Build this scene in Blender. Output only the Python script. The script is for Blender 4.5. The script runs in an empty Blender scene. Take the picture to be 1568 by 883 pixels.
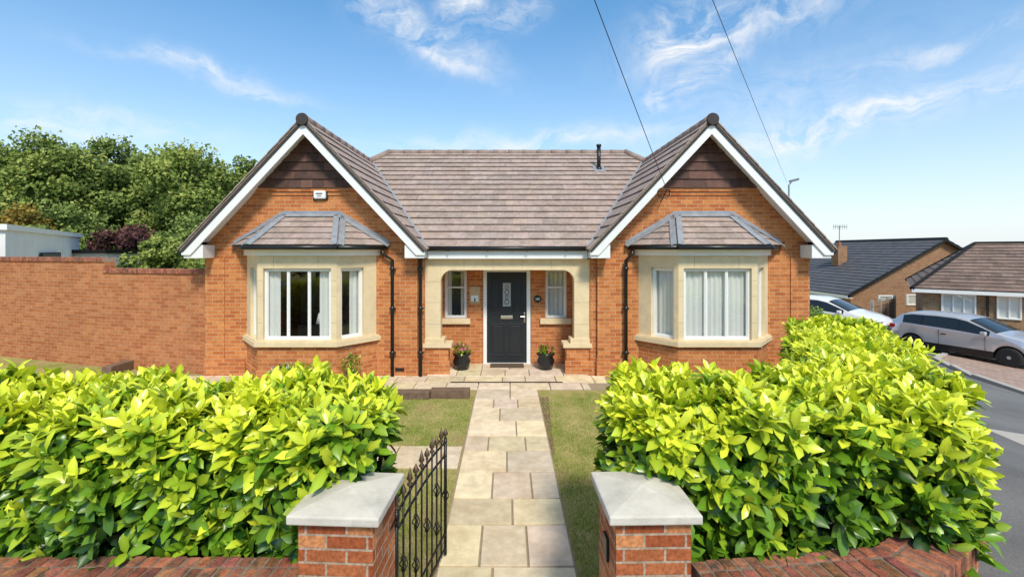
import bpy,bmesh,math,random
import numpy as np
from mathutils import Vector,Matrix
V=Vector
R=random.Random(7); rng=np.random.default_rng(7)
sc=bpy.context.scene
def gz(x): return -max(0.0,min(2.1,0.095*(x-6)))
# ---------------------------------------------------------------- materials
def new_mat(name):
    m=bpy.data.materials.new(name); m.use_nodes=True
    nt=m.node_tree; b=nt.nodes['Principled BSDF']; return m,nt,b
def nd(nt,t,**k):
    n=nt.nodes.new(t)
    for a,v in k.items():
        if a in n.inputs: n.inputs[a].default_value=v
        else: setattr(n,a,v)
    return n
def c4(c): return (c[0],c[1],c[2],1)
def mixc(nt,f,a,b,mode='MIX'):
    n=nt.nodes.new('ShaderNodeMix'); n.data_type='RGBA'; n.blend_type=mode
    for s,v in ((n.inputs[0],f),(n.inputs[6],a),(n.inputs[7],b)):
        if isinstance(v,bpy.types.NodeSocket): nt.links.new(v,s)
        else: s.default_value=v if not isinstance(v,tuple) else c4(v)
    return n.outputs[2]
def noise(nt,vec,scale,detail=4,rough=.55,dist=0):
    n=nd(nt,'ShaderNodeTexNoise',Scale=scale,Detail=detail,Roughness=rough,Distortion=dist)
    if vec is not None: nt.links.new(vec,n.inputs['Vector'])
    return n.outputs['Fac']
def ramp(nt,f,a,b,ca=(0,0,0),cb=(1,1,1)):
    n=nt.nodes.new('ShaderNodeValToRGB'); e=n.color_ramp.elements
    e[0].position=a;e[1].position=b;e[0].color=c4(ca);e[1].color=c4(cb)
    nt.links.new(f,n.inputs[0]); return n.outputs[0]
def bump(nt,b,h,strength=.3,dist=.01):
    n=nd(nt,'ShaderNodeBump',Strength=strength,Distance=dist)
    nt.links.new(h,n.inputs['Height']); nt.links.new(n.outputs[0],b.inputs['Normal'])
MATS={}
def simple(name,col,rough=.6,var=.15,scale=6,fine=60,bmp=.1,metal=0,attr=False,spec=.5,stain=None):
    m,nt,b=new_mat(name)
    tc=nt.nodes.new('ShaderNodeTexCoord').outputs['Object']
    f=noise(nt,tc,scale,5,.6); f2=noise(nt,tc,fine,3)
    lo=tuple(c*(1-var) for c in col); hi=tuple(min(1,c*(1+var)) for c in col)
    c=mixc(nt,ramp(nt,f,.3,.7),lo,hi)
    c=mixc(nt,var*1.2,c,mixc(nt,f2,(.3,.3,.3),(1,1,1)),'MULTIPLY')
    if stain: c=mixc(nt,ramp(nt,noise(nt,tc,stain[1],6,.7),stain[2],stain[3]),c,stain[0])
    if attr:
        a=nd(nt,'ShaderNodeAttribute',attribute_name='col'); c=mixc(nt,1.0,c,a.outputs['Color'],'MULTIPLY')
    nt.links.new(c,b.inputs['Base Color'])
    b.inputs['Roughness'].default_value=rough; b.inputs['Metallic'].default_value=metal
    b.inputs['Specular IOR Level'].default_value=spec
    if bmp: bump(nt,b,f2,bmp,.01)
    MATS[name]=m; return m
def brickm(name,c1,c2,mo,w=.225,h=.075,ms=.006,dark=.25,patch=.45):
    m,nt,b=new_mat(name)
    tc=nt.nodes.new('ShaderNodeTexCoord'); uv=tc.outputs['UV']
    br=nd(nt,'ShaderNodeTexBrick',Scale=1.0)
    br.inputs['Brick Width'].default_value=w; br.inputs['Row Height'].default_value=h
    br.inputs['Mortar Size'].default_value=ms; br.inputs['Mortar Smooth'].default_value=.2
    br.inputs['Color1'].default_value=c4(c1); br.inputs['Color2'].default_value=c4(c2); br.inputs['Mortar'].default_value=c4(mo)
    nt.links.new(uv,br.inputs['Vector'])
    n1=noise(nt,tc.outputs['Object'],1.3,5,.6); n2=noise(nt,tc.outputs['Object'],45,4,.65); n3=noise(nt,tc.outputs['Object'],9,3,.6)
    c=mixc(nt,dark,br.outputs['Color'],ramp(nt,n2,.3,.65,(.25,.2,.2),(1.25,1.2,1.2)),'MULTIPLY')
    c=mixc(nt,patch,c,ramp(nt,n1,.3,.7,(.75,.72,.70),(1.12,1.12,1.1)),'MULTIPLY')
    c=mixc(nt,patch,c,ramp(nt,n3,.35,.7,(.65,.58,.55),(1.15,1.12,1.1)),'MULTIPLY')
    nt.links.new(c,b.inputs['Base Color']); b.inputs['Roughness'].default_value=.85
    b.inputs['Specular IOR Level'].default_value=.25
    inv=nd(nt,'ShaderNodeMath',operation='SUBTRACT'); inv.inputs[0].default_value=1; nt.links.new(br.outputs['Fac'],inv.inputs[1])
    ad=nd(nt,'ShaderNodeMath',operation='MULTIPLY_ADD'); nt.links.new(n2,ad.inputs[0]); ad.inputs[1].default_value=.4; nt.links.new(inv.outputs[0],ad.inputs[2])
    bump(nt,b,ad.outputs[0],.5,.008)
    MATS[name]=m
brickm('brick',(.49,.145,.042),(.70,.275,.088),(.62,.43,.26),ms=.0055,patch=.35)
brickm('brick_wall_old',(.46,.15,.052),(.60,.25,.10),(.52,.36,.24),ms=.005,dark=.35,patch=.4)
brickm('brick_red',(.40,.095,.032),(.74,.32,.13),(.52,.41,.30),ms=.007,dark=.6)
brickm('brick_tan',(.38,.24,.13),(.30,.17,.09),(.42,.34,.25))
brickm('brick_brown',(.32,.16,.08),(.40,.22,.11),(.40,.31,.24))
brickm('paving_pink',(.42,.30,.24),(.52,.38,.31),(.27,.21,.18),w=.2,h=.1)
simple('stone',(.80,.63,.385),.8,.12,5,90,.15,stain=((.58,.46,.31),2.5,.55,.8))
simple('cap',(.66,.60,.51),.85,.10,7,140,.3,stain=((.38,.35,.29),5,.50,.85))
simple('slab',(.82,.685,.50),.8,.15,9,70,.3,attr=True,stain=((.56,.43,.28),3,.46,.74))
simple('grout',(.36,.28,.19),.95,.2,12,80,.3)
simple('white',(.86,.85,.82),.4,.03,3,30,0)
simple('white_render',(.80,.79,.75),.8,.06,2,60,.1)
simple('tile',(.40,.300,.255),.75,.2,5,60,.25,attr=True,stain=((.54,.45,.40),11,.52,.74))
simple('tile_dark',(.105,.105,.115),.6,.15,5,60,.1,attr=True)
simple('tile_red',(.23,.155,.125),.8,.2,5,60,.1,attr=True)
simple('tile_hung',(.135,.062,.043),.75,.25,9,70,.2,attr=True)
simple('ridge',(.32,.23,.185),.8,.2,6,60,.2)
simple('ridge_end',(.05,.04,.04),.8,.2,6,60,.2)
simple('mortar',(.42,.33,.24),.95,.2,20,80,.3)
simple('mortar_dark',(.24,.18,.13),.95,.3,20,80,.3)
simple('lead',(.34,.36,.39),.5,.2,8,50,.2,metal=.2)
simple('black_pl',(.012,.012,.013),.35,.1,8,50,0)
simple('iron',(.02,.02,.021),.4,.2,20,90,.1,metal=.5)
simple('bronze',(.15,.10,.065),.5,.2,30,90,.1,metal=.5)
simple('door',(.018,.021,.025),.4,.15,3,120,.15)
simple('chrome',(.75,.72,.66),.25,.05,5,50,0,metal=1)
simple('leadglass',(.42,.45,.45),.15,.3,60,90,.3)
simple('room',(.60,.57,.52),.9,.1,2,20,0)
simple('furn',(.22,.17,.13),.7,.2,2,20,0)
simple('sleeper',(.20,.125,.08),.85,.3,12,60,.4)
simple('mat',(.13,.085,.05),.95,.3,30,120,.4)
simple('pot_black',(.015,.016,.018),.25,.1,8,50,0)
simple('pot_terra',(.36,.15,.08),.8,.2,8,50,.1)
simple('pot_green',(.03,.10,.09),.5,.2,8,50,.1)
simple('soil',(.20,.12,.07),.95,.3,20,60,.4)
simple('bark',(.13,.10,.07),.9,.3,8,40,.5)
simple('fencewood',(.36,.23,.14),.85,.25,10,60,.2)
simple('tyre',(.02,.02,.02),.8,.1,8,60,0)
simple('alloy',(.55,.55,.57),.35,.05,8,60,0,metal=.6)
simple('tail',(.40,.01,.01),.2,.1,8,60,0)
simple('plaque',(.62,.45,.25),.7,.3,40,90,0)
simple('steel',(.25,.26,.27),.5,.1,8,60,0,metal=.6)
simple('coping',(.46,.165,.085),.9,.35,22,90,.8,attr=True,stain=((.09,.065,.045),14,.48,.66))
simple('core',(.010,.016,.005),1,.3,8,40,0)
simple('concrete',(.46,.42,.37),.9,.1,6,60,.2)
for nm,c,sp in (('paint_silver',(.60,.60,.63),.5),('paint_white',(.80,.80,.80),0)):
    m=simple(nm,c,.28,.01,2,20,0,metal=sp); m.node_tree.nodes['Principled BSDF'].inputs['Coat Weight'].default_value=.6
m=simple('carglass',(.02,.025,.028),.05,.05,2,20,0)
m,nt,b=new_mat('curtain'); b.inputs['Base Color'].default_value=(.92,.91,.87,1); b.inputs['Roughness'].default_value=.9
t=nd(nt,'ShaderNodeBsdfTranslucent',Color=(.85,.84,.8,1)); mx=nt.nodes.new('ShaderNodeMixShader'); mx.inputs[0].default_value=.15
nt.links.new(b.outputs[0],mx.inputs[1]);nt.links.new(t.outputs[0],mx.inputs[2]);nt.links.new(mx.outputs[0],nt.nodes['Material Output'].inputs[0]);MATS['curtain']=m
m,nt,b=new_mat('asphalt'); tc=nt.nodes.new('ShaderNodeTexCoord').outputs['Object']
c=mixc(nt,ramp(nt,noise(nt,tc,.7,6,.65),.35,.7),(.13,.126,.125),(.20,.195,.19))
c=mixc(nt,.6,c,ramp(nt,noise(nt,tc,120,2),.3,.7,(.45,.45,.45),(1.4,1.4,1.4)),'MULTIPLY')
nt.links.new(c,b.inputs['Base Color']); b.inputs['Roughness'].default_value=.9; bump(nt,b,noise(nt,tc,150,2),.5,.006); MATS['asphalt']=m
m,nt,b=new_mat('grass'); tc=nt.nodes.new('ShaderNodeTexCoord').outputs['Object']
c=mixc(nt,ramp(nt,noise(nt,tc,2.2,8,.7),.36,.62),(.25,.27,.06),(.52,.41,.19))
c=mixc(nt,ramp(nt,noise(nt,tc,1.1,5,.7),.54,.70),c,(.34,.23,.12))
c=mixc(nt,.7,c,ramp(nt,noise(nt,tc,60,5,.7),.3,.7,(.45,.5,.4),(1.4,1.35,1.3)),'MULTIPLY')
nt.links.new(c,b.inputs['Base Color']); b.inputs['Roughness'].default_value=1; b.inputs['Specular IOR Level'].default_value=.1
bump(nt,b,noise(nt,tc,90,4),.8,.02); MATS['grass']=m
m,nt,b=new_mat('glass'); nt.nodes.remove(b)
tr=nd(nt,'ShaderNodeBsdfTransparent',Color=(.93,.95,.94,1)); gl=nd(nt,'ShaderNodeBsdfGlossy',Roughness=.0)
mx=nt.nodes.new('ShaderNodeMixShader'); mx.inputs[0].default_value=.14
nt.links.new(tr.outputs[0],mx.inputs[1]);nt.links.new(gl.outputs[0],mx.inputs[2])
nt.links.new(mx.outputs[0],nt.nodes['Material Output'].inputs[0]); MATS['glass']=m
def leafm(name,rough=.30,trans=.2,spec=.5):
    m,nt,b=new_mat(name); a=nd(nt,'ShaderNodeAttribute',attribute_name='col')
    nt.links.new(a.outputs['Color'],b.inputs['Base Color']); b.inputs['Roughness'].default_value=rough
    b.inputs['Specular IOR Level'].default_value=spec
    t=nt.nodes.new('ShaderNodeBsdfTranslucent'); nt.links.new(a.outputs['Color'],t.inputs['Color'])
    mx=nt.nodes.new('ShaderNodeMixShader'); mx.inputs[0].default_value=trans
    nt.links.new(b.outputs[0],mx.inputs[1]); nt.links.new(t.outputs[0],mx.inputs[2])
    nt.links.new(mx.outputs[0],nt.nodes['Material Output'].inputs[0]); MATS[name]=m
leafm('leaf'); leafm('leaf_tree',.8,.2,.1); leafm('blade',.7,.2,.2)
# ---------------------------------------------------------------- mesh accumulation
ROOT={}; GR={}
def root(name,mtx=None):
    e=bpy.data.objects.new(name,None); sc.collection.objects.link(e); e.empty_display_size=.3
    if mtx is not None: e.matrix_world=mtx
    ROOT[name]=e; return e
class MM:
    def __init__(s): s.v=[];s.f=[];s.c=[];s.bev=0;s.smooth=False
    def add(s,vs,fs,col=None):
        o=len(s.v); s.v+= [tuple(v) for v in vs]; s.f+=[tuple(i+o for i in f) for f in fs]
        s.c+=[col]*len(fs)
def P(parent,name,mat,bev=0,smooth=False):
    k=(parent,name)
    if k not in GR:
        GR[k]=(MM(),mat); GR[k][0].bev=bev; GR[k][0].smooth=smooth
    return GR[k][0]
BF=[(0,3,2,1),(4,5,6,7),(0,1,5,4),(1,2,6,5),(2,3,7,6),(3,0,4,7)]
def box(m,x0,x1,y0,y1,z0,z1,col=None):
    m.add([(x0,y0,z0),(x1,y0,z0),(x1,y1,z0),(x0,y1,z0),(x0,y0,z1),(x1,y0,z1),(x1,y1,z1),(x0,y1,z1)],BF,col)
def obox(m,p0,p1,a,b,z0,z1,d0,d1,col=None):
    dx,dy=p1[0]-p0[0],p1[1]-p0[1]; L=math.hypot(dx,dy); dx/=L;dy/=L; nx,ny=-dy,dx
    q=[(p0[0]+dx*s+nx*d,p0[1]+dy*s+ny*d) for s,d in ((a,d0),(b,d0),(b,d1),(a,d1))]
    m.add([(x,y,z0) for x,y in q]+[(x,y,z1) for x,y in q],BF,col)
def prism(m,poly,vec,col=None):
    n=len(poly); a=[V(p) for p in poly]; bb=[p+V(vec) for p in a]
    m.add(a+bb,[tuple(range(n))[::-1],tuple(range(n,2*n))]+[(i,(i+1)%n,n+(i+1)%n,n+i) for i in range(n)],col)
def tube(m,pts,r,n=8,col=None):
    pts=[V(p) for p in pts]; rs=r if isinstance(r,(list,tuple)) else [r]*len(pts)
    vs=[];fs=[]
    for i,p in enumerate(pts):
        d=(pts[min(i+1,len(pts)-1)]-pts[max(i-1,0)]).normalized()
        u=d.cross(V((0,0,1)));  u=u.normalized() if u.length>.05 else V((1,0,0))
        w=d.cross(u).normalized()
        for k in range(n):
            a=2*math.pi*k/n; vs.append(p+(u*math.cos(a)+w*math.sin(a))*rs[i])
    for i in range(len(pts)-1):
        for k in range(n): fs.append((i*n+k,i*n+(k+1)%n,(i+1)*n+(k+1)%n,(i+1)*n+k))
    fs+= [tuple(range(n))[::-1],tuple(range((len(pts)-1)*n,len(pts)*n))]
    m.add(vs,fs,col)
def lathe(m,c,prof,n=20,axis='z',col=None):
    vs=[];fs=[]
    for r,z in prof:
        for k in range(n):
            a=2*math.pi*k/n
            if axis=='z': vs.append((c[0]+r*math.cos(a),c[1]+r*math.sin(a),c[2]+z))
            else: vs.append((c[0]+r*math.cos(a),c[1]+z,c[2]+r*math.sin(a)))
    for i in range(len(prof)-1):
        for k in range(n): fs.append((i*n+k,i*n+(k+1)%n,(i+1)*n+(k+1)%n,(i+1)*n+k))
    fs+= [tuple(range(n))[::-1],tuple(range((len(prof)-1)*n,len(prof)*n))]
    m.add(vs,fs,col)
def offs(pts,d):
    out=[];n=len(pts)
    for i in range(n):
        ds=[]
        if i>0: ds.append((V(pts[i])-V(pts[i-1])).normalized())
        if i<n-1: ds.append((V(pts[i+1])-V(pts[i])).normalized())
        ns=[V((q.y,-q.x)) for q in ds]
        if len(ns)==2:
            b=(ns[0]+ns[1]).normalized(); k=d/max(.3,b.dot(ns[0])); out.append(V(pts[i])+b*k)
        else: out.append(V(pts[i])+ns[0]*d)
    return out
def ring(m,pts,do,di,z0,z1):
    pts=[V((p[0],p[1])) for p in pts]; A=offs(pts,do);B=offs(pts,-di)
    for i in range(len(pts)-1):
        prism(m,[(A[i].x,A[i].y,z0),(A[i+1].x,A[i+1].y,z0),(B[i+1].x,B[i+1].y,z0),(B[i].x,B[i].y,z0)],(0,0,z1-z0))
def tiles(parent,name,mat,poly,w=.33,g=.32,th=.022,var=.14,stag=True):
    poly=[V(p) for p in poly]; s=(poly[1]-poly[0]).normalized()
    n=V((0,0,0))
    for i in range(len(poly)): n+=poly[i].cross(poly[(i+1)%len(poly)])
    n.normalize(); t=n.cross(s).normalized(); O=poly[0]
    ss=[(p-O).dot(s) for p in poly]; tt=[(p-O).dot(t) for p in poly]
    bm=bmesh.new(); cl=bm.loops.layers.float_color.new('col')
    j=0; T=min(tt)
    while T<max(tt):
        x=min(ss)-w*(.5 if (j%2 and stag) else 0)-.01
        while x<max(ss):
            k=R.uniform(1-var,1+var*.7); kk=(k*R.uniform(.97,1.04),k,k*R.uniform(.95,1.03),1)
            dz=R.uniform(0,.004); a,b_=x+.001,x+w-.001
            ek=(kk[0]*.36,kk[1]*.34,kk[2]*.34,1)  # front edge colour darkened, painting in the shadow line of each course
            pr=[(a,T,.002),(b_,T,.002),(b_,T+g*1.05,.0),(a,T+g*1.05,.0),(a,T+R.uniform(-.003,.003),th*2+dz),(b_,T,th*2+dz),(b_,T+g*1.05,th*.8),(a,T+g*1.05,th*.8)]
            vs=[bm.verts.new(O+s*p+t*q+n*r) for p,q,r in pr]
            for fi,f in enumerate(BF):
                fc=bm.faces.new([vs[i] for i in f])
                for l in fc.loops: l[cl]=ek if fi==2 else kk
            x+=w
        T+=g; j+=1
    N=len(poly)
    for i in range(N):
        a,b2=poly[i],poly[(i+1)%N]; e=(b2-a)
        if e.length<1e-4: continue
        out=e.cross(n).normalized()
        if i==0: a=a-out*-.03
        bmesh.ops.bisect_plane(bm,geom=bm.verts[:]+bm.edges[:]+bm.faces[:],plane_co=a,plane_no=out,clear_outer=True)
    me=bpy.data.meshes.new(name); bm.to_mesh(me); bm.free()
    me.materials.append(MATS[mat]); ob=bpy.data.objects.new(name,me); sc.collection.objects.link(ob); ob.parent=ROOT[parent]
    dk=P(parent,name+'_deck','ridge_end'); prism(dk,[p-n*.012 for p in poly],-n*.05)
    return ob
def finalize():
    for (par,name),(m,mat) in GR.items():
        me=bpy.data.meshes.new(name); me.from_pydata(m.v,[],m.f); me.update()
        bm=bmesh.new(); bm.from_mesh(me); bmesh.ops.recalc_face_normals(bm,faces=bm.faces)
        uv=bm.loops.layers.uv.new('UVMap'); cl=bm.loops.layers.float_color.new('col') if any(c is not None for c in m.c) else None
        bm.faces.ensure_lookup_table()
        for i,f in enumerate(bm.faces):
            n=f.normal
            if abs(n.z)>.9:
                for l in f.loops: l[uv].uv=(l.vert.co.x,l.vert.co.y)
            else:
                t=V((-n.y,n.x,0)).normalized()
                for l in f.loops: l[uv].uv=(l.vert.co.dot(t)+50,l.vert.co.z+20*.075)
            if cl:
                c=m.c[i] or (1,1,1)
                for l in f.loops: l[cl]=(c[0],c[1],c[2],1)
            if m.smooth and len(f.verts)==4: f.smooth=True
        bm.to_mesh(me); bm.free(); me.materials.append(MATS[mat])
        ob=bpy.data.objects.new(name,me); sc.collection.objects.link(ob)
        if par: ob.parent=ROOT[par]
        if m.bev:
            bv=ob.modifiers.new('b','BEVEL'); bv.width=m.bev; bv.segments=2; bv.limit_method='ANGLE'
def bigmesh(name,verts,quads,cols,mat,parent=None,smooth=True):
    me=bpy.data.meshes.new(name); nq,k=quads.shape
    me.vertices.add(len(verts)); me.vertices.foreach_set('co',verts.astype(np.float32).ravel())
    me.loops.add(nq*k); me.loops.foreach_set('vertex_index',quads.astype(np.int32).ravel())
    me.polygons.add(nq); me.polygons.foreach_set('loop_start',np.arange(0,nq*k,k,dtype=np.int32))
    if smooth: me.polygons.foreach_set('use_smooth',np.ones(nq,dtype=bool))
    me.update(calc_edges=True)
    a=me.attributes.new('col','FLOAT_COLOR','POINT')
    cc=np.ones((len(verts),4),np.float32); cc[:,:3]=cols; a.data.foreach_set('color',cc.ravel())
    me.materials.append(MATS[mat]); ob=bpy.data.objects.new(name,me); sc.collection.objects.link(ob)
    if parent: ob.parent=ROOT[parent]
    return ob
def norm(a): return a/np.maximum(1e-6,np.linalg.norm(a,axis=1,keepdims=True))
def leaves(pos,dirs,ups,L,W,cols,droop=.25):
    ys=np.array([0,.34,.74,1.0]); ws=np.array([.12,.86,.92,.10]); n=len(pos)
    X=norm(np.cross(dirs,ups)); Z=norm(np.cross(X,dirs))
    vs=np.zeros((n,12,3)); cs=np.zeros((n,12,3))
    dr=droop*rng.uniform(.2,1.6,n)
    for i in range(4):
        for j,sx in enumerate((-1,0,1)):
            fold=.30*abs(sx)*ws[i]*.5
            vs[:,i*3+j]=pos+dirs*(ys[i]*L)[:,None]+X*(sx*ws[i]*.5*W)[:,None]+Z*((fold*W)-(dr*ys[i]**2)*L)[:,None]
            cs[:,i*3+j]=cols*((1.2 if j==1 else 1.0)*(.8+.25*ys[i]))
    q=[]
    for i in range(3):
        for j in range(2): q.append((i*3+j,i*3+j+1,i*3+j+4,i*3+j+3))
    q=np.array(q)[None]+(np.arange(n)*12)[:,None,None]
    return vs.reshape(-1,3),q.reshape(-1,4),np.clip(cs.reshape(-1,3),0,1)
def shoots(pos,axis,bright,nl=7,L=.105,pal=None):
    n=len(pos); a=norm(axis); ref=np.where(np.abs(a[:,2:3])>.9,np.array([[1.,0,0]]),np.array([[0,0,1.]]))
    u=norm(np.cross(a,ref)); w=np.cross(a,u); ph=rng.uniform(0,6.28,n)
    AP=[];AD=[];AU=[];AL=[];AC=[]
    for k in range(nl):
        th=ph+k*2.399+rng.normal(0,.2,n); el=np.radians(12+58*k/(nl-1))+rng.normal(0,.15,n)
        rad=u*np.cos(th)[:,None]+w*np.sin(th)[:,None]
        d=norm(rad*np.cos(el)[:,None]+a*np.sin(el)[:,None])
        AP.append(pos+a*(k*.014-.05)*(L/.105)); AD.append(d); AU.append(norm(a-.3*rad+1e-3))
        AL.append(L*rng.uniform(.72,1.25,n)*(1.08-.40*(k/(nl-1))**2))
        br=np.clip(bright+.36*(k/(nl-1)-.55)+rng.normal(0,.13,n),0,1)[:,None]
        lo,mi,hi=pal; c=np.where(br<.5,lo+(mi-lo)*br*2,mi+(hi-mi)*(br-.5)*2)
        AC.append(c*rng.uniform(.85,1.15,(n,1)))
    L_=np.concatenate(AL)
    return leaves(np.concatenate(AP),np.concatenate(AD),np.concatenate(AU),L_,L_*rng.uniform(.38,.48,len(L_)),np.concatenate(AC))
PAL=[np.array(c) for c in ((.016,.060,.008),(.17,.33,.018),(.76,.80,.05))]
PALD=[np.array(c) for c in ((.02,.05,.010),(.07,.15,.025),(.22,.32,.05))]
def hedge(name,path,hw,z0,z1,dens,pal=PAL,L=.105,nl=7,drop=None):
    root(name); VV=[];QQ=[];CC=[];off=0
    for (p0,p1) in zip(path[:-1],path[1:]):
        p0=np.array(p0,float);p1=np.array(p1,float); d=p1-p0; LL=np.linalg.norm(d); d/=LL; nr=np.array([-d[1],d[0]])
        H=z1-z0; per=2*H+2*hw; n=int(dens*per*(LL+.5))
        r=.28; e=rng.uniform(-r,LL+r,n); ex=np.clip(np.where(e<0,-e,e-LL),0,None)/r
        sgn=np.where(e<0,-1,1)
        f=np.sqrt(np.clip(1-ex**2,0,1)); q=rng.uniform(0,per,n)
        side=np.where(q<H,-1,np.where(q>H+2*hw,1,0))
        c=np.where(side==0,(q-H-hw),side*hw); z=np.where(side==-1,q,np.where(side==1,per-q,H))
        rc=.2; cc_=np.abs(c); dx=np.clip(cc_-(hw-rc),0,None); dz=np.clip(z-(H-rc),0,None)
        dd=np.hypot(dx,dz); k=np.where(dd>rc,rc/np.maximum(dd,1e-6),1)
        c2=np.sign(c)*((hw-rc)*(cc_>hw-rc)+cc_*(cc_<=hw-rc)+dx*k*(cc_>hw-rc)); z2=np.where(z>H-rc,H-rc+dz*k,z)
        nc=np.where(side==0,dx/rc*np.sign(c),side*1.0); nz=np.where((side!=0),dz/rc,1.0)
        wob=.05*np.sin(e*5.1+c2*3)+.04*np.sin(e*11.3+z2*9+1)+.03*np.sin(z2*15+e*3)
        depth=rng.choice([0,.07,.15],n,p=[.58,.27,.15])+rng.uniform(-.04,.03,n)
        cs=(c2)*f+nc*(wob-depth); ee=np.clip(e,0,LL)+sgn*ex*r
        xy=p0[None]+d[None]*(ee)[:,None]+nr[None]*cs[:,None]
        zz=z0+z2*np.where(ex>0,.92+.08*f,1)+nz*(wob-depth)*.7
        if drop: zz-=drop(xy[:,0],xy[:,1])*(z2/H)
        N3=np.stack([nr[0]*nc+d[0]*sgn*ex*1.2,nr[1]*nc+d[1]*sgn*ex*1.2,nz*.9],1)
        ax=norm(N3)+np.array([[0,0,.6]])+rng.normal(0,.28,(n,3))
        rel=z2/H
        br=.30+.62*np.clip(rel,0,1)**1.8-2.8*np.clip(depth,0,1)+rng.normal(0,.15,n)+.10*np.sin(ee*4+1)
        pos=np.stack([xy[:,0],xy[:,1],zz],1)
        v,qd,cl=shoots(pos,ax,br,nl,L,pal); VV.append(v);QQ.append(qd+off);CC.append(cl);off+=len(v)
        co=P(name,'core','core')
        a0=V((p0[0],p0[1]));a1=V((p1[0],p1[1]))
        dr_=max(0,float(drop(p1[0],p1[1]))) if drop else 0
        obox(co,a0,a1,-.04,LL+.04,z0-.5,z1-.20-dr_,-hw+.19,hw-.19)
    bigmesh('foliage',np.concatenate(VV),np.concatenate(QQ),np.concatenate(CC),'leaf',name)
# ---------------------------------------------------------------- HOUSE
H='brick_bungalow'; root(H)
ZR=5.15; K=1.07
def zin(dx): return ZR-K*abs(dx)
YE=9.2; MS=.6115
def zm(y): return 2.62+MS*(y-YE)
def window(p0,p1,a,b,z0,z1,n,par=H,dd=.06,curt=None):
    fr=P(par,'window_frames','white',.004); gl=P(par,'window_glass','glass')
    t=.045
    obox(fr,p0,p1,a,b,z0,z0+t,dd,dd+.07); obox(fr,p0,p1,a,b,z1-t,z1,dd,dd+.07)
    obox(fr,p0,p1,a,a+t,z0+t,z1-t,dd,dd+.07); obox(fr,p0,p1,b-t,b,z0+t,z1-t,dd,dd+.07)
    w=(b-a-2*t)/n
    dx,dy=p1[0]-p0[0],p1[1]-p0[1]; L=math.hypot(dx,dy); dx/=L;dy/=L;nx,ny=-dy,dx
    for i in range(n):
        x0=a+t+i*w; x1=x0+w
        if i: obox(fr,p0,p1,x0-.010,x0+.010,z0+t,z1-t,dd+.004,dd+.066); x0+=.010
        if i<n-1: x1-=.010
        s=.018
        obox(fr,p0,p1,x0,x1,z0+t,z0+t+s,dd+.012,dd+.05); obox(fr,p0,p1,x0,x1,z1-t-s,z1-t,dd+.012,dd+.05)
        obox(fr,p0,p1,x0,x0+s,z0+t+s,z1-t-s,dd+.012,dd+.05); obox(fr,p0,p1,x1-s,x1,z0+t+s,z1-t-s,dd+.012,dd+.05)
        o=dd+.03
        gl.add([(p0[0]+dx*q+nx*o,p0[1]+dy*q+ny*o,zz) for q,zz in ((x0+s,z0+t+s),(x1-s,z0+t+s),(x1-s,z1-t-s),(x0+s,z1-t-s))],[(0,1,2,3)])
    if curt:
        cu=P(par,'curtains','curtain',0,True)
        for (ca,cb) in curt:
            N=int((cb-ca)/.010)+2; vs=[];fs=[]
            for i in range(N):
                s=ca+(cb-ca)*i/(N-1); o=dd+.10+.012*math.sin(s*62+.8*math.sin(s*9))+.008*math.sin(s*21+1)
                x=p0[0]+dx*s+nx*o; y=p0[1]+dy*s+ny*o
                vs+=[(x,y,z0-.05),(x,y,z1+.03)]
            fs=[(2*i,2*i+2,2*i+3,2*i+1) for i in range(N-1)]
            cu.add(vs,fs)
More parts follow.
